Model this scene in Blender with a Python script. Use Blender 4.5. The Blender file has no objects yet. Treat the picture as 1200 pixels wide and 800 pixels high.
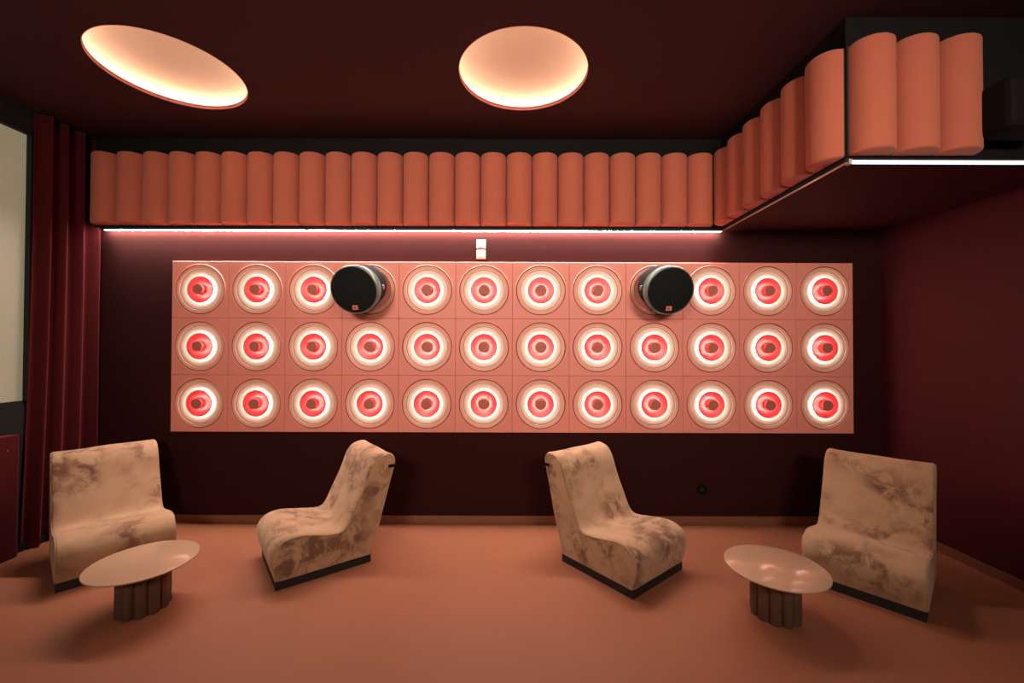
import bpy, bmesh, math, random
from mathutils import Vector, Matrix, noise

# ------------------------------------------------------------------ camera, world, lights, exposure
scene = bpy.context.scene
C = scene.collection
random.seed(7)
PI = math.pi
R = math.radians

CAM_Z = 1.561
FPX = 495.0
cam_data = bpy.data.cameras.new('camera')
cam_data.sensor_width = 36.0
cam_data.lens = 36.0 * FPX / 1200.0
cam_data.clip_start = 0.05
cam = bpy.data.objects.new('camera', cam_data)
C.objects.link(cam)
cam.matrix_world = (Matrix.Translation((0, 0, CAM_Z)) @ Matrix.Rotation(R(90.69), 4, 'X')
                    @ Matrix.Rotation(R(0.17), 4, 'Z'))
scene.camera = cam

scene.view_settings.view_transform = 'Standard'
scene.view_settings.look = 'None'
scene.view_settings.gamma = 1.0
scene.view_settings.use_curve_mapping = False
scene.view_settings.exposure = 0.0

world = bpy.data.worlds.new('world')
scene.world = world
world.use_nodes = True
wb = world.node_tree.nodes['Background']
wb.inputs['Color'].default_value = (0.55, 0.9, 1.0, 1)
wb.inputs['Strength'].default_value = 0.012

def area(name, loc, target, sx, sy, power, col, spread=180):
    l = bpy.data.lights.new(name, 'AREA')
    l.shape = 'RECTANGLE'; l.size = sx; l.size_y = sy
    l.energy = power; l.color = col; l.spread = R(spread)
    o = bpy.data.objects.new(name, l); C.objects.link(o)
    o.location = loc
    o.rotation_euler = (Vector(target) - Vector(loc)).to_track_quat('-Z', 'Y').to_euler()
    return o
LAMP = 33
STRIP = 26
# the ceiling lighting of the rest of the lounge, behind the photographer
area('lounge_lamp', (-1.3, -1.9, 2.75), (-1.2, 3.7, 2.4), 1.2, 0.5, LAMP, (1.0, 0.82, 0.65), 84)
area('lounge_lamp', (1.5, -1.9, 2.75), (1.4, 3.7, 2.45), 1.2, 0.5, LAMP, (1.0, 0.82, 0.65), 84)

# the downlight of the LED strip under the back bulkhead (its diffuser is built with the strip)
strip = area('strip_downlight', (-0.895, 3.712, 2.576), (-0.895, 3.712, 0), 5.3, 0.016, STRIP, (1.0, 0.84, 0.76), 74)
strip.rotation_euler = (R(-4), 0, 0)   # tipped a little away from the wall

# ------------------------------------------------------------------ materials
def rgb(r, g, b):
    f = lambda c: (c / 255 / 12.92) if c / 255 <= 0.04045 else ((c / 255 + 0.055) / 1.055) ** 2.4
    return (f(r), f(g), f(b), 1)

def mat(name, col, rough=0.6, metal=0.0, spec=0.5, bump=0.0, bscale=80, var=0.0, vscale=6, sheen=0.0,
        sheen_tint=None, coat=0.0):
    m = bpy.data.materials.new(name); m.use_nodes = True
    n = m.node_tree.nodes; L = m.node_tree.links
    b = n['Principled BSDF']
    b.inputs['Base Color'].default_value = col
    b.inputs['Roughness'].default_value = rough
    b.inputs['Metallic'].default_value = metal
    b.inputs['Specular IOR Level'].default_value = spec
    b.inputs['Sheen Weight'].default_value = sheen
    b.inputs['Coat Weight'].default_value = coat
    if sheen_tint: b.inputs['Sheen Tint'].default_value = sheen_tint
    if bump or var:
        tc = n.new('ShaderNodeTexCoord')
    if var:
        t = n.new('ShaderNodeTexNoise'); t.inputs['Scale'].default_value = vscale
        t.inputs['Detail'].default_value = 4
        L.new(tc.outputs['Object'], t.inputs['Vector'])
        mx = n.new('ShaderNodeMix'); mx.data_type = 'RGBA'
        mx.inputs[6].default_value = tuple(c * (1 - var) for c in col[:3]) + (1,)
        mx.inputs[7].default_value = tuple(min(1, c * (1 + var)) for c in col[:3]) + (1,)
        L.new(t.outputs['Fac'], mx.inputs[0]); L.new(mx.outputs[2], b.inputs['Base Color'])
    if bump:
        t2 = n.new('ShaderNodeTexNoise'); t2.inputs['Scale'].default_value = bscale
        t2.inputs['Detail'].default_value = 3
        L.new(tc.outputs['Object'], t2.inputs['Vector'])
        bp = n.new('ShaderNodeBump'); bp.inputs['Strength'].default_value = bump
        bp.inputs['Distance'].default_value = 0.004
        L.new(t2.outputs['Fac'], bp.inputs['Height']); L.new(bp.outputs['Normal'], b.inputs['Normal'])
    return m

def emit(name, col, strength):
    m = bpy.data.materials.new(name); m.use_nodes = True
    b = m.node_tree.nodes['Principled BSDF']
    b.inputs['Base Color'].default_value = (0.8, 0.8, 0.8, 1)
    b.inputs['Emission Color'].default_value = col
    b.inputs['Emission Strength'].default_value = strength
    if 'blind' in name: b.inputs['Base Color'].default_value = (0.25, 0.23, 0.18, 1)
    return m

def chair_velvet():
    m = mat('worn_velvet', (0.5, 0.3, 0.18, 1), rough=0.85, spec=0.2, sheen=0.35, sheen_tint=(1, 0.8, 0.62, 1))
    n = m.node_tree.nodes; L = m.node_tree.links; b = n['Principled BSDF']
    tc = n.new('ShaderNodeTexCoord'); oi = n.new('ShaderNodeObjectInfo')
    off = n.new('ShaderNodeVectorMath'); off.operation = 'ADD'
    sc = n.new('ShaderNodeVectorMath'); sc.operation = 'SCALE'; sc.inputs['Scale'].default_value = 17.0
    cx = n.new('ShaderNodeCombineXYZ')
    L.new(oi.outputs['Random'], cx.inputs[0]); L.new(oi.outputs['Random'], cx.inputs[1])
    L.new(cx.outputs[0], sc.inputs[0]); L.new(tc.outputs['Object'], off.inputs[0]); L.new(sc.outputs[0], off.inputs[1])
    def tex(scale, detail, dist, rough=0.6):
        t = n.new('ShaderNodeTexNoise'); t.inputs['Scale'].default_value = scale
        t.inputs['Detail'].default_value = detail; t.inputs['Distortion'].default_value = dist
        t.inputs['Roughness'].default_value = rough
        L.new(off.outputs[0], t.inputs['Vector']); return t
    def ramp(src, a, bb, ca, cb):
        r = n.new('ShaderNodeValToRGB')
        r.color_ramp.elements[0].position = a; r.color_ramp.elements[1].position = bb
        r.color_ramp.elements[0].color = ca; r.color_ramp.elements[1].color = cb
        L.new(src, r.inputs[0]); return r
    big = tex(2.3, 2, 0.3)
    fine = tex(9, 5, 0.5, 0.68)
    area_ = ramp(big.outputs['Fac'], 0.45, 0.60, (0, 0, 0, 1), (1, 1, 1, 1))
    stroke = ramp(fine.outputs['Fac'], 0.44, 0.58, (0, 0, 0, 1), (1, 1, 1, 1))
    mul = n.new('ShaderNodeMath'); mul.operation = 'MULTIPLY'
    L.new(area_.outputs[0], mul.inputs[0]); L.new(stroke.outputs[0], mul.inputs[1])
    mul2 = n.new('ShaderNodeMath'); mul2.operation = 'MULTIPLY'; mul2.inputs[1].default_value = 0.92
    L.new(mul.outputs[0], mul2.inputs[0])
    base = n.new('ShaderNodeMix'); base.data_type = 'RGBA'
    base.inputs[6].default_value = (0.36, 0.21, 0.12, 1); base.inputs[7].default_value = (0.56, 0.35, 0.21, 1)
    soft = tex(5, 5, 0.8); L.new(soft.outputs['Fac'], base.inputs[0])
    mx = n.new('ShaderNodeMix'); mx.data_type = 'RGBA'
    L.new(mul2.outputs[0], mx.inputs[0]); L.new(base.outputs[2], mx.inputs[6])
    mx.inputs[7].default_value = (0.17, 0.075, 0.045, 1)
    L.new(mx.outputs[2], b.inputs['Base Color'])
    bp = n.new('ShaderNodeBump'); bp.inputs['Strength'].default_value = 0.35; bp.inputs['Distance'].default_value = 0.006
    L.new(fine.outputs['Fac'], bp.inputs['Height']); L.new(bp.outputs['Normal'], b.inputs['Normal'])
    return m

M = dict(
    floor=mat('terracotta_resin', (0.34, 0.125, 0.066, 1), 0.46, spec=0.3, bump=0.08, bscale=160, var=0.05, vscale=2.5),
    skirting=mat('copper_skirting', (0.26, 0.105, 0.06, 1), 0.35, metal=0.2),
    wall=mat('oxblood_wall', (0.036, 0.009, 0.0085, 1), 0.85, spec=0.06, bump=0.25, bscale=220),
    sidewall=mat('red_wall', (0.075, 0.008, 0.011, 1), 0.75, spec=0.25, bump=0.25, bscale=220),
    ceiling=mat('dark_ceiling', (0.050, 0.015, 0.016, 1), 0.8, spec=0.2),
    fascia=mat('fascia', (0.008, 0.007, 0.007, 1), 0.8, spec=0.15),
    soffit=mat('soffit', (0.05, 0.011, 0.012, 1), 0.8, spec=0.15),
    dark=mat('dark_paint', (0.016, 0.018, 0.018, 1), 0.7, spec=0.25),
    pad=mat('salmon_felt', (0.53, 0.145, 0.092, 1), 0.9, spec=0.15, bump=0.3, bscale=260, sheen=0.15, var=0.05),
    velvet=mat('red_velvet', (0.060, 0.004, 0.006, 1), 0.8, spec=0.1, sheen=0.45, sheen_tint=(1, 0.25, 0.22, 1), bump=0.2, bscale=90),
    chair=chair_velvet(),
    plinth=mat('black_plinth', (0.012, 0.012, 0.013, 1), 0.55),
    tabletop=mat('lacquered_top', (0.52, 0.33, 0.22, 1), 0.12, spec=0.3),
    column=mat('fluted_column', (0.13, 0.065, 0.045, 1), 0.5),
    tile=mat('pink_tile', (0.86, 0.30, 0.245, 1), 0.5, spec=0.4, var=0.04, vscale=3),
    ring=mat('blush_ring', (0.94, 0.44, 0.365, 1), 0.45, spec=0.4),
    groove=mat('shaded_groove', (0.22, 0.04, 0.03, 1), 0.7),  # shading inside the ring grooves, painted in as a dark brown
    halo=mat('cream_ring', (0.94, 0.76, 0.67, 1), 0.4, spec=0.5),
    bead=mat('pale_bead', (0.95, 0.70, 0.55, 1), 0.3),
    cone=mat('red_cone', (0.78, 0.045, 0.06, 1), 0.42, spec=1.0),
    cap=mat('brown_cap', (0.50, 0.15, 0.105, 1), 0.6),
    seam=mat('dark_seam', (0.30, 0.03, 0.03, 1), 0.8),
    white=mat('ivory_plastic', (0.50, 0.45, 0.37, 1), 0.4),
    shell=mat('grey_shell', (0.08, 0.12, 0.105, 1), 0.42, spec=0.5),
    grille=mat('black_grille', (0.006, 0.0065, 0.007, 1), 0.7, bump=0.4, bscale=500, spec=0.2),
    black=mat('black_plastic', (0.006, 0.006, 0.007, 1), 0.8, spec=0.1),
    metal=mat('bracket_metal', (0.16, 0.15, 0.15, 1), 0.4, metal=0.8),
    badge=mat('orange_badge', (0.75, 0.26, 0.12, 1), 0.5),
    alu=mat('pale_channel', (0.75, 0.55, 0.48, 1), 0.3, metal=0.4),
    dome=mat('plaster_dome', (0.86, 0.72, 0.60, 1), 0.9, spec=0.1),
    rim=mat('pink_rim', (0.45, 0.13, 0.11, 1), 0.6),
    led_back=emit('led_warm_white', (1.0, 0.84, 0.74, 1), 120),
    led_front=emit('led_cool_white', (0.66, 0.93, 1.0, 1), 1.7),
    led_halo=emit('led_halo', (1.0, 0.73, 0.60, 1), 12),
    led_post=emit('led_post', (1.0, 0.62, 0.50, 1), 90),
    postm=mat('pink_post', (0.8, 0.12, 0.16, 1), 0.4),
    led_dome=emit('led_dome', (1.0, 0.82, 0.68, 1), 13),
    blind=emit('backlit_blind', rgb(168, 158, 128), 0.45),
    glint=mat('steel_stud', (0.8, 0.8, 0.8, 1), 0.2, metal=1.0),
)

# ------------------------------------------------------------------ helpers
def setp(o, label=None, cat=None, group=None, kind=None):
    if label: o['label'] = label
    if cat: o['category'] = cat
    if group: o['group'] = group
    if kind: o['kind'] = kind
    return o

def empty(name, loc=(0, 0, 0), rz=0.0, **k):
    o = bpy.data.objects.new(name, None); C.objects.link(o)
    o.empty_display_size = 0.1
    o.location = loc; o.rotation_euler = (0, 0, rz)
    return setp(o, **k)

def mesh_obj(name, me, m, parent=None, smooth=False, **k):
    if m is not None and not me.materials: me.materials.append(m)
    if smooth:
        me.polygons.foreach_set('use_smooth', [True] * len(me.polygons))
    o = bpy.data.objects.new(name, me); C.objects.link(o)
    if parent: o.parent = parent
    return setp(o, **k)

def build(name, vf, m, parent=None, smooth=False, sharp=None, **k):
    me = bpy.data.meshes.new(name)
    me.from_pydata(vf[0], [], vf[1])
    bm = bmesh.new(); bm.from_mesh(me)
    bmesh.ops.remove_doubles(bm, verts=bm.verts, dist=1e-5)
    bmesh.ops.recalc_face_normals(bm, faces=bm.faces)
    if smooth and sharp:
        for e in bm.edges:
            if len(e.link_faces) == 2 and e.calc_face_angle(0) > R(sharp): e.smooth = False
    bm.to_mesh(me); bm.free()
    return mesh_obj(name, me, m, parent, smooth, **k)

def box(x0, x1, y0, y1, z0, z1):
    v = [(x, y, z) for z in (z0, z1) for y in (y0, y1) for x in (x0, x1)]
    f = [(0, 1, 3, 2), (4, 6, 7, 5), (0, 4, 5, 1), (2, 3, 7, 6), (0, 2, 6, 4), (1, 5, 7, 3)]
    return v, f

def bevel_box(name, x0, x1, y0, y1, z0, z1, m, bev, parent=None, seg=2, **k):
    v, f = box(x0, x1, y0, y1, z0, z1)
    bm = bmesh.new()
    vs = [bm.verts.new(p) for p in v]
    for q in f: bm.faces.new([vs[i] for i in q])
    bmesh.ops.recalc_face_normals(bm, faces=bm.faces)
    bmesh.ops.bevel(bm, geom=list(bm.edges), offset=bev, segments=seg, affect='EDGES', profile=0.6)
    me = bpy.data.meshes.new(name); bm.to_mesh(me); bm.free()
    return mesh_obj(name, me, m, parent, False, **k)

def join(*parts):
    V, F = [], []
    for v, f in parts:
        o = len(V); V += list(v); F += [tuple(i + o for i in q) for q in f]
    return V, F

def lathe(prof, n=48, axis='y', cap0=False, cap1=False, cx=0, cy=0):
    """prof: list of (r, h). axis y: rings in the xz plane, h along y; axis z: rings in the xy plane, h up."""
    V, F = [], []
    for r, h in prof:
        for i in range(n):
            a = 2 * PI * i / n
            if axis == 'y': V.append((cx + r * math.cos(a), h, cy + r * math.sin(a)))
            else: V.append((cx + r * math.cos(a), cy + r * math.sin(a), h))
    for j in range(len(prof) - 1):
        for i in range(n):
            a, b = j * n + i, j * n + (i + 1) % n
            F.append((a, b, b + n, a + n))
    if cap0: F.append(tuple(range(n)))
    if cap1: F.append(tuple(range((len(prof) - 1) * n, len(prof) * n)))
    return V, F

def hole_cell(cx, cy, half, r, n=64):
    """flat square with a round hole, in xy, z = 0"""
    V, F = [], []
    for i in range(n):
        a = 2 * PI * i / n
        c, s = math.cos(a), math.sin(a)
        k = half / max(abs(c), abs(s))
        V += [(cx + r * c, cy + r * s), (cx + k * c, cy + k * s)]
    for i in range(n):
        j = (i + 1) % n
        F.append((2 * i, 2 * i + 1, 2 * j + 1, 2 * j))
    return V, F

def catmull(pts, per=5):
    out = []; n = len(pts)
    for i in range(n):
        p0, p1, p2, p3 = (Vector(pts[(i + k - 1) % n]) for k in range(4))
        for s in range(per):
            t = s / per
            out.append(0.5 * ((2 * p1) + (p2 - p0) * t + (2 * p0 - 5 * p1 + 4 * p2 - p3) * t * t
                              + (3 * p1 - p0 - 3 * p2 + p3) * t ** 3))
    return out

def copy_tree(o, parent=None, **k):
    c = o.copy(); C.objects.link(c)
    if parent: c.parent = parent
    for ch in list(kids.get(o.name, [])): copy_tree(ch, c)
    return c
kids = {}
def index_children(root):
    for ch in [x for x in bpy.data.objects if x.parent == root]:
        kids.setdefault(root.name, []).append(ch); index_children(ch)

# ------------------------------------------------------------------ the room
XL, XR, YB, YF, ZC = -3.72, 3.29, 3.76, -2.4, 3.39
SX, SY, SZ = 1.84, 2.317, 2.60            # bulkhead corner and underside
setp(build('floor', box(XL - .2, XR + .2, YF, YB + .2, -.1, 0), M['floor']), kind='structure')
build('wall_back', box(XL - .2, XR + .2, YB, YB + .15, 0, ZC + .3), M['wall'], kind='structure')
build('wall_right', box(XR, XR + .15, YF, YB, 0, ZC + .3), M['sidewall'], kind='structure')

# left wall with the window opening
wy0, wy1, wz0, wz1 = 1.2, 3.278, 1.11, 3.215
build('wall_left', join(box(XL - .15, XL, YF, wy0, 0, ZC + .3), box(XL - .15, XL, wy1, YB, 0, ZC + .3),
                        box(XL - .15, XL, wy0, wy1, 0, wz0), box(XL - .15, XL, wy0, wy1, wz1, ZC + .3)),
      M['dark'], kind='structure')
w = empty('window_1', (XL, 0, 0), kind='structure')
build('window_frame', join(box(-.10, -.01, wy0, wy0 + .04, wz0, wz1), box(-.10, -.01, wy1 - .02, wy1, wz0, wz1),
                           box(-.10, -.01, wy0 + .04, wy1 - .02, wz0, wz0 + .025), box(-.10, -.01, wy0 + .04, wy1 - .02, wz1 - .025, wz1)),
      M['dark'], w)
build('roller_blind', box(-.06, -.05, wy0 + .04, wy1 - .02, wz0 + .025, wz1 - .025), M['blind'], w, label='backlit cream blind')

for nm, b in (('baseboard_back', box(XL, XR, YB - .014, YB, 0, .066)), ('baseboard_right', box(XR - .014, XR, YF, YB - .014, 0, .066)),
              ('baseboard_left', box(XL, XL + .014, YF, YB - .014, 0, .066))):
    build(nm, b, M['skirting' if nm != 'baseboard_left' else 'dark'], kind='structure')

# ceiling with round openings for the dome lights
DR = 0.4287
domes = [(-2.29, 2.82), (0.07, 2.82)]
V, F = [], []
def rect(x0, x1, y0, y1):
    o = len(V); V.extend([(x0, y0), (x1, y0), (x1, y1), (x0, y1)]); F.append((o, o + 1, o + 2, o + 3))
H = .7
rect(XL - .2, XR + .2, YF, 2.82 - H); rect(XL - .2, XR + .2, 2.82 + H, YB + .1)
xs = XL - .2
for cx, cy in domes:
    rect(xs, cx - H, cy - H, cy + H)
    v, f = hole_cell(cx, cy, H, DR); o = len(V); V += v; F += [tuple(i + o for i in q) for q in f]
    xs = cx + H
rect(xs, XR + .2, 2.82 - H, 2.82 + H)
Vb = [(x, y, ZC) for x, y in V]
build('ceiling', (Vb, F), M['ceiling'], kind='structure')

dlab = ['round recessed ceiling light seen as a slanted oval above the curtain and left armchairs',
        'round recessed ceiling light above the middle of the pink tile wall']
for (cx, cy), lb in zip(domes, dlab):
    t = empty('ceiling_light', (cx, cy, ZC), label=lb, cat='ceiling light', group='recessed ceiling lights')
    build('rim', lathe([(DR + .012, 0.001), (DR, -.0005), (DR - .001, .014), (DR + .004, .015), (DR + .004, .018), (DR - .001, .019), (DR - .001, .026), (DR + .006, .03), (DR + .012, .03), (DR + .012, 0.001)], 72, 'z'), M['rim'], t, smooth=True, sharp=40)
    build('housing', lathe([(DR + .006, .030), (.62, .030), (.62, .09), (.60, .105)], 72, 'z'), M['dome'], t, smooth=True, sharp=40)
    build('dome', lathe([(.60, .105), (.52, .122), (.40, .135), (.28, .142), (.14, .146), (.02, .147)], 72, 'z', cap1=True), M['dome'], t, smooth=True)
    build('light_strip', lathe([(.585, .04), (.585, .055), (.60, .055), (.60, .04), (.585, .04)], 72, 'z'), M['led_dome'], t, smooth=True, sharp=40)

# bulkhead
build('trim_1', box(XL, SX, YB - .06, YB, SZ, ZC), M['fascia'], kind='structure', label='dark bulkhead above the back wall')
t = build('trim_2', box(SX, XR, SY, YB, SZ + .004, ZC), M['fascia'], kind='structure', label='boxed bulkhead over the right corner')
build('soffit_panel', box(SX, XR, SY, YB, SZ, SZ + .004), M['soffit'], t)

# LED channels
t = empty('light_strip', (0, YB - .06, SZ), label='long pinkish white light strip under the back row of salmon pads', cat='light strip')
build('channel', join(box(XL + .1, SX, -.004, .036, -.008, 0), box(XL + .1, SX, -.006, -.001, -.021, 0)), M['dark'], t)
build('diffuser', box(XL + .125, SX, .010, .032, -.022, -.008), M['led_back'], t)
t = empty('light_strip', (0, SY, SZ), label='short cool white light strip under the three front pads at top right', cat='light strip')
build('channel', box(SX + .03, XR, -.004, .02, -.006, 0), M['dark'], t)
build('diffuser', box(SX + .03, XR, 0, .016, -.021, -.006), M['led_front'], t)
build('end_cap', box(SX + .012, SX + .03, -.004, .02, -.028, 0), M['white'], t)
t = empty('edge_channel', (SX, 0, SZ), label='thin pale edge profile running forward under the side pads', cat='edge trim')
build('channel', box(-.004, .012, SY, YB - .06, -.019, 0), M['dark'], t)
build('edge', box(-.006, .010, SY, YB - .06, -.0225, -.019), M['alu'], t)

# ------------------------------------------------------------------ salmon pads
PZ0, PZ1, PW = 2.614, 3.222, 0.2252
def pad_mesh():
    r = PW / 2 - .0012; n = 20; h0, h1 = PZ0, PZ1
    rows = [(h0 + .0, .93), (h0 + .006, .985), (h0 + .014, 1.0), (h1 - .014, 1.0), (h1 - .006, .985), (h1, .93)]
    V, F = [], []
    for z, s in rows:
        for i in range(n + 1):
            a = PI * i / n
            V.append((-r * s * math.cos(a), -r * s * math.sin(a) ** .9 * 1.0, z))
    m_ = n + 1
    for j in range(len(rows) - 1):
        for i in range(n): F.append((j * m_ + i, j * m_ + i + 1, (j + 1) * m_ + i + 1, (j + 1) * m_ + i))
        F.append((j * m_, (j + 1) * m_, (j + 1) * m_ + n, j * m_ + n))
    F.append(tuple(range(m_))); F.append(tuple(range((len(rows) - 1) * m_, len(rows) * m_)))
    me = bpy.data.meshes.new('roll_pad'); me.from_pydata(V, [], F)
    bm = bmesh.new(); bm.from_mesh(me); bmesh.ops.recalc_face_normals(bm, faces=bm.faces)
    for e in bm.edges:
        if len(e.link_faces) == 2 and e.calc_face_angle(0) > R(50): e.smooth = False
    bm.to_mesh(me); bm.free()
    me.materials.append(M['pad']); me.polygons.foreach_set('use_smooth', [True] * len(me.polygons))
    return me
padme = pad_mesh()
def frieze(label, places, rz, backing):
    t = empty('padded_frieze', label=label, cat='wall padding', group='rows of salmon half round pads on the bulkhead')
    build('backing_board', backing, M['dark'], t)
    for x, y in places:
        o = bpy.data.objects.new('roll_pad', padme); C.objects.link(o); o.parent = t
        o.location = (x, y, 0); o.rotation_euler = (0, 0, rz)
XP0 = -3.658
BY = YB - .06
frieze('long row of twenty four upright salmon half round pads above the tile wall',
       [(XP0 + PW * (i + .5), BY - .008, ) for i in range(24)], 0, box(XP0, XP0 + 24 * PW, BY - .008, BY, PZ0, PZ1))
ns = 6; pw = 0.2262
frieze('receding row of six salmon half round pads on the left side of the bulkhead',
       [(SX - .008, SY + .002 + pw * (ns - i - .5)) for i in range(ns)], -PI / 2, box(SX - .008, SX, SY + .004, BY - .008, PZ0, PZ1))
frieze('row of three big salmon half round pads above the cool white light strip',
       [(SX + .006 + PW * (i + .5) * 1.02, SY - .008) for i in range(3)], 0, box(SX, SX + .70, SY - .008, SY, PZ0, PZ1))

# ------------------------------------------------------------------ pink light tiles
TP = 0.5
TW = TP / 2 - .0007
TY = 3.716
def tile_proto(blank=False):
    t = empty('light_tile')
    N = 64
    v, f = hole_cell(0, 0, TW - .003, .2235, N)
    # exact square corners: 64 divides into the 45 degree directions
    front = ([(x, 0, z) for x, z in v], f)
    nb = N
    V = list(front[0]); F = list(front[1])
    o1 = len(V)
    for i in range(N):
        x, z = v[2 * i + 1]; k = TW / (TW - .003)
        V += [(x * k, .003, z * k), (x * k, .040, z * k)]
    for i in range(N):
        j = (i + 1) % N
        F.append((2 * i + 1, 2 * j + 1, o1 + 2 * j, o1 + 2 * i)); F.append((o1 + 2 * i, o1 + 2 * j, o1 + 2 * j + 1, o1 + 2 * i + 1))
    o2 = len(V)
    for i in range(N):
        a = 2 * PI * i / N; V.append((.2235 * math.cos(a), .012, .2235 * math.sin(a)))
    for i in range(N):
        j = (i + 1) % N; F.append((2 * i, 2 * j, o2 + j, o2 + i))
    build('face_plate', (V, F), M['tile'], t)
    build('back_plate', box(-TW + .004, TW - .004, .036, .040, -TW + .004, TW - .004), M['seam'], t)
    build('outer_ring', lathe([(.2235, .012), (.2235, -.002), (.2215, -.005), (.2190, -.003), (.2185, .008), (.2115, .008), (.2105, -.001), (.190, .004), (.1885, .006)], 72),
          M['ring'], t, smooth=True, sharp=35)
    build('groove', lathe([(.2188, .0075), (.2112, .0075)], 72), M['groove'], t)
    build('bead', lathe([(.1885, .006), (.1875, -.002), (.1855, -.0045), (.1825, -.002), (.1815, .008)], 72), M['bead'], t, smooth=True)
    build('groove', lathe([(.1815, .0085), (.1785, .0085)], 72), M['groove'], t)
    if blank:
        build('blank_disc', lathe([(.1785, .010), (.1765, .003), (.02, .003)], 72, cap1=True), M['tile'], t, smooth=True, sharp=35)
        return t
    build('inner_ring', lathe([(.1785, .010), (.1765, .003), (.165, .002), (.150, .006), (.135, .013), (.122, .022), (.104, .030)], 72),
          M['halo'], t, smooth=True)
    build('halo_light', lathe([(.104, .028), (.108, .025), (.108, .009), (.104, .008)], 72), M['led_halo'], t, smooth=True)
    build('cone', lathe([(.104, .006), (.1165, .001), (.118, -.002), (.1165, -.0035), (.1135, -.001), (.112, .002), (.080, .008), (.052, .013)], 72),
          M['cone'], t, smooth=True, sharp=50)
    build('gap_ring', lathe([(.052, .013), (.050, .018), (.038, .018)], 48), M['seam'], t)
    build('post', lathe([(.039, .033), (.039, -.030)], 48), M['postm'], t, smooth=True)
    build('post_light', lathe([(.0395, -.0285), (.0440, -.0285)], 48), M['led_post'], t)
    build('cap', lathe([(.0395, -.029), (.0452, -.029), (.0455, -.033), (.0445, -.036), (.040, -.0365)], 48, cap1=True), M['cap'], t)
    return t
cx0 = (200.8 - 600) / FPX * TY + TP / 2 - .005
rown = ['top', 'middle', 'bottom']
ordn = ['first', 'second', 'third', 'fourth', 'fifth', 'sixth', 'seventh', 'eighth', 'ninth', 'tenth', 'eleventh', 'twelfth']
proto = tile_proto(); index_children(proto)
plain = tile_proto(True); index_children(plain)
plain_used = False
first = True
ZT = 1.561 + .745
for r_ in range(3):
    for c_ in range(12):
        if r_ == 0 and c_ in (3, 8):
            t = copy_tree(plain) if plain_used else plain
            plain_used = True
        else:
            t = copy_tree(proto) if not first else proto
            first = False
        t.location = (-3.0 + .003 + TP * (c_ + .5), TY, ZT - TP * (r_ + .5))
        if c_ == 0: w_ = 'at the left end of the %s row' % rown[r_]
        elif c_ == 11: w_ = 'at the right end of the %s row' % rown[r_]
        elif c_ < 6: w_ = '%s from the left in the %s row' % (ordn[c_], rown[r_])
        else: w_ = '%s from the right in the %s row' % (ordn[11 - c_], rown[r_])
        if r_ == 0 and c_ == 3: w_ += ', behind the left loudspeaker'
        if r_ == 0 and c_ == 8: w_ += ', behind the right loudspeaker'
        setp(t, ('unlit' if r_ == 0 and c_ in (3, 8) else 'glowing') + ' pink square tile ' + w_, 'light tile', 'glowing pink tiles on the back wall')

# ------------------------------------------------------------------ wall fittings
for z, lb in ((2.4725, 'upper ivory square switch plate above the tile wall'), (2.3805, 'lower ivory square switch plate just above the tiles')):
    t = empty('switch_plate', (-.278, YB, z), label=lb, cat='switch', group='ivory switch plates')
    bevel_box('plate', -.041, .041, -.010, 0, -.041, .041, M['white'], .006, t, 3)
    bevel_box('rocker', -.027, .027, -.015, -.008, -.027, .027, M['white'], .003, t)
t = empty('wall_socket', (1.686, YB, .300), label='small round black socket low on the dark wall', cat='socket')
build('plate', lathe([(.045, 0), (.045, -.008), (.040, -.012), (.028, -.012), (.026, -.004), (.0, -.004)][:-1], 40, cap1=True), M['black'], t)
build('insert', lathe([(.018, -.004), (.017, -.010)], 24, cap1=True), M['plinth'], t)

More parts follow.
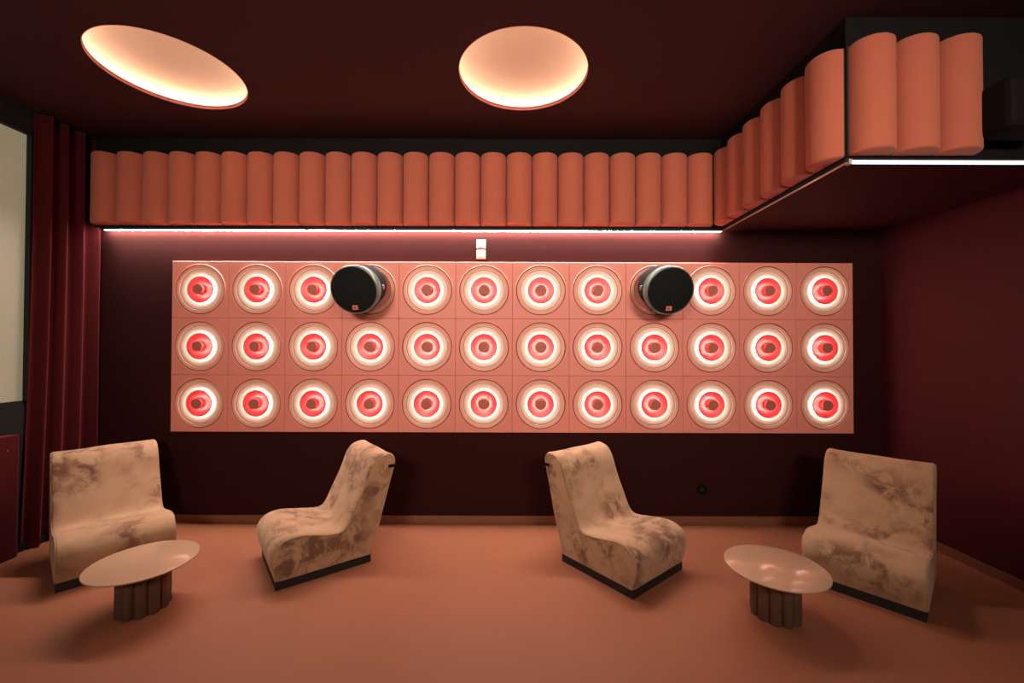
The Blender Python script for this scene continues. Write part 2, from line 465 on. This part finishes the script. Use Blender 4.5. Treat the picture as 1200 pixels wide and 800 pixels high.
# ------------------------------------------------------------------ loudspeakers
def speaker(x, side, label):
    t = empty('round_loudspeaker', (x, TY - .004, 1.561 + .515), label=label, cat='loudspeaker', group='round black faced loudspeakers')
    # local frame: origin on the tile face, -y into the room
    tilt = Matrix.Translation((0, -.125, 0)) @ Matrix.Rotation(R(3 * side), 4, 'Z') @ Matrix.Rotation(R(17), 4, 'X')
    def tb(name, vf, m, smooth=True, sharp=35, parent=t, **k):
        vs = [tuple(tilt @ Vector(p)) for p in vf[0]]
        return build(name, (vs, vf[1]), m, parent, smooth, sharp, **k)
    tb('shell', lathe([(.192, -.225), (.196, -.215), (.197, -.19), (.195, -.165), (.190, -.135), (.186, -.130)], 64), M['shell'])
    tb('back_cover', lathe([(.186, -.130), (.184, -.08), (.180, -.02), (.172, .04), (.140, .065), (.04, .07)], 48, cap1=True), M['black'])
    tb('rim', lathe([(.192, -.225), (.190, -.232), (.184, -.234), (.182, -.228)], 64), M['shell'])
    g = tb('grille', lathe([(.182, -.228), (.181, -.232), (.150, -.236), (.09, -.240), (.02, -.241)], 64, cap1=True), M['grille'])
    bv = box(-.022, .022, -.245, -.236, -.158, -.122)
    bd = tb('badge', bv, M['badge'], False, None)
    # lettering of the badge
    cu = bpy.data.curves.new('badge_text', 'FONT'); cu.body = 'JBL'; cu.size = .022; cu.extrude = .0008
    cu.align_x = 'CENTER'; cu.align_y = 'CENTER'
    to = bpy.data.objects.new('tmp_text', cu); C.objects.link(to)
    bpy.context.view_layer.update()
    me = bpy.data.meshes.new_from_object(to.evaluated_get(bpy.context.evaluated_depsgraph_get()))
    bpy.data.objects.remove(to); bpy.data.curves.remove(cu)
    me.transform(tilt @ Matrix.Translation((0, -.2458, -.142)) @ Matrix.Rotation(PI / 2, 4, 'X'))
    me.name = 'lettering'; me.materials.clear()
    mesh_obj('lettering', me, M['black'], bd)
    # yoke and wall mount
    build('wall_mount', lathe([(.055, 0), (.055, -.02), (.030, -.03), (.030, -.12)], 32, cap1=True), M['black'], t, True, 35)
    s = -side
    for q in (1, -1):
        tb('bracket', join(box(q * .172 - .006, q * .172 + .006, -.13, -.03, -.022, .022)), M['metal'] if q == s or True else M['black'], False, None)
        kb = tb('knob', [(Vector((q * (.172 + p[1]), -.075 + p[0], p[2]))) [:] for p in lathe([(.022, 0), (.022, .02), (.014, .024)], 20, cap1=True)[0]] and
                ([(q * (.178 + p[1]), -.10 + p[0], p[2]) for p in lathe([(.022, 0), (.022, .02), (.014, .024)], 20, cap1=True)[0]],
                 lathe([(.022, 0), (.022, .02), (.014, .024)], 20, cap1=True)[1]), M['metal'])
speaker(-1.252, -1, 'round black faced loudspeaker in grey shell on the left half of the tile wall')
speaker(1.252, 1, 'round black faced loudspeaker in grey shell on the right half of the tile wall')

# ------------------------------------------------------------------ armchairs
PROF = [(0, .06), (-.018, .12), (-.033, .19), (-.022, .255), (.02, .30), (.085, .320), (.16, .316), (.25, .298), (.34, .282), (.405, .282),
        (.445, .318), (.495, .42), (.548, .53), (.578, .605), (.606, .680), (.655, .745), (.73, .768), (.775, .752), (.797, .705),
        (.785, .64), (.752, .52), (.70, .33), (.655, .18), (.615, .06)]
CW = 0.585
def inset(loop, d):
    n = len(loop); out = []
    for i in range(n):
        a, b = loop[i - 1], loop[(i + 1) % n]
        tx, ty = b[0] - a[0], b[1] - a[1]; l = math.hypot(tx, ty) or 1
        if loop[i][1] < .0605: out.append((loop[i][0] + (abs(d) if loop[i][0] < .3 else -abs(d)), loop[i][1]))
        else: out.append((loop[i][0] + ty / l * d, max(.062, loop[i][1] - tx / l * d)))
    return out
def chair(name, loc, fwd, label, tagside, seed, w=CW):
    """loc: plinth corner at front, on the chair's own x = 0 side; local +y runs to the back, +x across the width"""
    t = empty(name, loc, fwd, label=label, cat='armchair', group='sand velvet armchairs')
    # profile as smooth curve; keep the bottom corners sharp
    Q = [(.006, -.0)] + PROF + [(.59, 0)]
    P = []
    for i in range(1, len(Q) - 2):
        p0, p1, p2, p3 = (Vector(Q[i + k - 1]) for k in range(4))
        for s_ in range(4):
            u = s_ / 4
            v = 0.5 * ((2 * p1) + (p2 - p0) * u + (2 * p0 - 5 * p1 + 4 * p2 - p3) * u * u + (3 * p1 - p0 - 3 * p2 + p3) * u ** 3)
            P.append((v.x, max(.06, v.y)))
    P.append(PROF[-1])
    n = len(P)
    area2 = sum(P[i - 1][0] * P[i][1] - P[i][0] * P[i - 1][1] for i in range(n))
    sg = -1 if area2 < 0 else 1
    rings = [(0.0, .011), (.004, .004), (.012, 0.0)]
    m_ = 10
    rings += [(w * i / m_, 0.0) for i in range(1, m_)]
    rings += [(w - .012, 0.0), (w - .004, .004), (w, .011)]
    V, F = [], []
    for x, d in rings:
        L_ = inset(P, -d * sg * -1 if False else d * (1 if sg < 0 else -1)) if d else P
        for (a, b) in L_:
            nz = noise.noise(Vector((x * 3 + seed, a * 5, b * 5))) * .006 + noise.noise(Vector((x * 11, a * 12 + seed, b * 12))) * .002
            edge = min(x, w - x) / w
            dip = .007 * math.sin(PI * min(1, max(0, edge * 2))) if b > .25 else 0
            if b <= .075: nz = dip = 0
            V.append((x, a, max(.06, b + nz - dip * .6)))
    for j in range(len(rings) - 1):
        for i in range(n):
            k = (i + 1) % n
            F.append((j * n + i, j * n + k, (j + 1) * n + k, (j + 1) * n + i))
    build('cushion', (V, F), M['chair'], t, True, 60)
    L1 = inset(P, .011 * (1 if sg < 0 else -1))
    for x in (0.0, w):
        j = 0 if x == 0 else len(rings) - 1
        ring = V[j * n:(j + 1) * n]
        # puffed side: polygon plus small inner offset
        inner = inset([(p[1], p[2]) for p in ring], .03 * (1 if sg < 0 else -1))
        dx = -.004 if x == 0 else .004
        VV = list(ring) + [(x + dx, a, b) for a, b in inner]
        FF = [(i, (i + 1) % n, n + (i + 1) % n, n + i) for i in range(n)] + [tuple(range(n, 2 * n))]
        build('side_panel', (VV, FF), M['chair'], t, True, 60)
        # piping along the seam
        r = .0035; k_ = 6; PV, PF = [], []
        for i in range(n):
            a0, a1 = Vector(ring[i - 1]), Vector(ring[(i + 1) % n]); tn = (a1 - a0).normalized()
            u = Vector((1, 0, 0)); v2 = tn.cross(u).normalized()
            for q in range(k_):
                an = 2 * PI * q / k_
                PV.append(tuple(Vector(ring[i]) + (u * math.cos(an) + v2 * math.sin(an)) * r))
        for i in range(n):
            for q in range(k_):
                i2, q2 = (i + 1) % n, (q + 1) % k_
                PF.append((i * k_ + q, i * k_ + q2, i2 * k_ + q2, i2 * k_ + q))
        build('piping', (PV, PF), M['chair'], t, True)
    build('plinth', box(.004, w - .004, .004, .613, 0, .062), M['plinth'], t, label='black plinth')
    if tagside is not None:
        x = -.0065 if tagside == 0 else w + .0065
        zc, yc = .668, .765
        v_, f_ = box(x - .0015, x + .0015, yc - .027, yc + .018, zc - .010, zc + .012)
        build('maker_tag', (v_, f_), M['black'], t, label='small black tag')
    return t

# chair frames: heading of the local +y axis (front to back)
def heading(bx, by): return math.atan2(by, bx) - PI / 2
# x axis = +y rotated by -90 degrees
def place(corner, back, near_is_x0):
    h = heading(*back)
    return (corner[0], corner[1], 0), h
c, h = place((-1.50, 2.70), (.787, .617), True)
# second chair: the near side is the +x side, so shift the origin by the width
def origin_shift(c, h, w): return (c[0] - math.cos(h) * w, c[1] - math.sin(h) * w, 0)
chair('armchair', origin_shift(c, h, CW), h, 'sand velvet armchair left of centre, turned to the left in side view', 1, 3.1)
c, h = place((.752, 2.621), (-.628, .778), True)
chair('armchair', c, h, 'sand velvet armchair right of centre, angled right with brown brush marks', 0, 8.7)
c, h = place((-2.866, 2.67), (-.76, .65), True)
chair('armchair', c, h, 'sand velvet armchair in front of the red curtain behind the left table', None, 15.3, .60)
c, h = place((2.359, 2.41), (.74, .67), True)
chair('armchair', origin_shift(c, h, .60), h, 'sand velvet armchair by the right wall behind the right table', None, 22.9, .60)

# ------------------------------------------------------------------ tables
def table(x, y, label):
    t = empty('side_table', (x, y, 0), label=label, cat='table', group='low round lacquered tables')
    zt = .281; r = .270
    build('tabletop', lathe([(.10, zt - .012), (r - .008, zt - .012), (r - .001, zt - .008), (r, zt - .004), (r - .001, zt - .001), (r - .004, zt)], 96, 'z', cap1=True, cap0=True),
          M['tabletop'], t, True, 30)
    n = 11
    build('core', lathe([(.088, 0), (.088, zt - .012)], 32, 'z', cap0=True, cap1=True), M['column'], t, True, 40)
    for i in range(n):
        a = 2 * PI * (i + .3) / n
        build('flute', lathe([(.030, .0), (.0325, .004), (.0325, zt - .0125)], 20, 'z', cap0=True, cap1=True, cx=.100 * math.cos(a), cy=.100 * math.sin(a)), M['column'], t, True, 40)
table(-2.19, 2.533, 'low round lacquered table in front of the armchair by the curtain')
table(1.545, 2.49, 'low round lacquered table in front of the armchair by the right wall')

# ------------------------------------------------------------------ curtain
def curtain():
    t = empty('curtain', (-3.68, 0, 0), label='floor length red velvet curtain hanging in folds in the left corner', cat='curtain')
    y0, y1, z0, z1 = 3.262, 3.745, .012, 3.37
    nu, nv = 150, 40
    cr = [3.22, 3.333, 3.448, 3.585, 3.725]
    V, F = [], []
    for j in range(nv + 1):
        s = j / nv; z = z1 + (z0 - z1) * s
        for i in range(nu + 1):
            u = i / nu; y = y0 + (y1 - y0) * u
            ph = 0
            for q in range(len(cr) - 1):
                if cr[q] <= y <= cr[q + 1]: ph = q + (y - cr[q]) / (cr[q + 1] - cr[q])
            if y < cr[0]: ph = (y - cr[0]) / .13
            if y > cr[-1]: ph = len(cr) - 1 + (y - cr[-1]) / .13
            amp = .034 + .008 * noise.noise(Vector((u * 4, 3, s * 2)))
            x = amp * (2 * abs(math.cos(PI * ph)) ** 2.6 - 1) + .006 * noise.noise(Vector((u * 9, s * 2.5, 1)))
            yy = y + .010 * noise.noise(Vector((u * 3, s * 1.6, 7))) - .05 * (1 - u) * s * s
            V.append((x, yy, z))
    for j in range(nv):
        for i in range(nu):
            a = j * (nu + 1) + i
            F.append((a, a + 1, a + nu + 2, a + nu + 1))
    o = build('drape', (V, F), M['velvet'], t, True)
    so = o.modifiers.new('thickness', 'SOLIDIFY'); so.thickness = .006
    build('curtain_track', box(-.02, .02, y0 - .02, y1, 3.372, 3.39), M['dark'], t)
curtain()

# low red cabinet under the window
t = empty('low_cabinet', (XL, 0, 0), label='low dark red upholstered cabinet under the window at the left edge', cat='cabinet')
bevel_box('body', .002, .075, 1.4, 3.14, .0, .90, M['velvet'], .012, t)
build('stud', [(.075 + p[1], 3.06 + p[0], .80 + p[2]) for p in lathe([(.006, 0), (.006, .004), (.003, .006)], 16, cap1=True)[0]] and
      ([(.075 + p[1], 3.06 + p[0], .80 + p[2]) for p in lathe([(.006, 0), (.006, .004), (.003, .006)], 16, cap1=True)[0]],
       lathe([(.006, 0), (.006, .004), (.003, .006)], 16, cap1=True)[1]), M['glint'], t, label='tiny shiny stud')

# black rounded fitting on the front of the bulkhead at the picture's right edge
t = empty('wall_fixture', (2.60, SY, 2.80), label='black rounded box fitting on the bulkhead right of the three front pads', cat='fixture')
bevel_box('housing', -.13, .17, -.24, -.06, -.14, .13, M['fascia'], .05, t, 4)
build('mount', box(-.03, .07, -.07, 0, -.04, .04), M['black'], t)
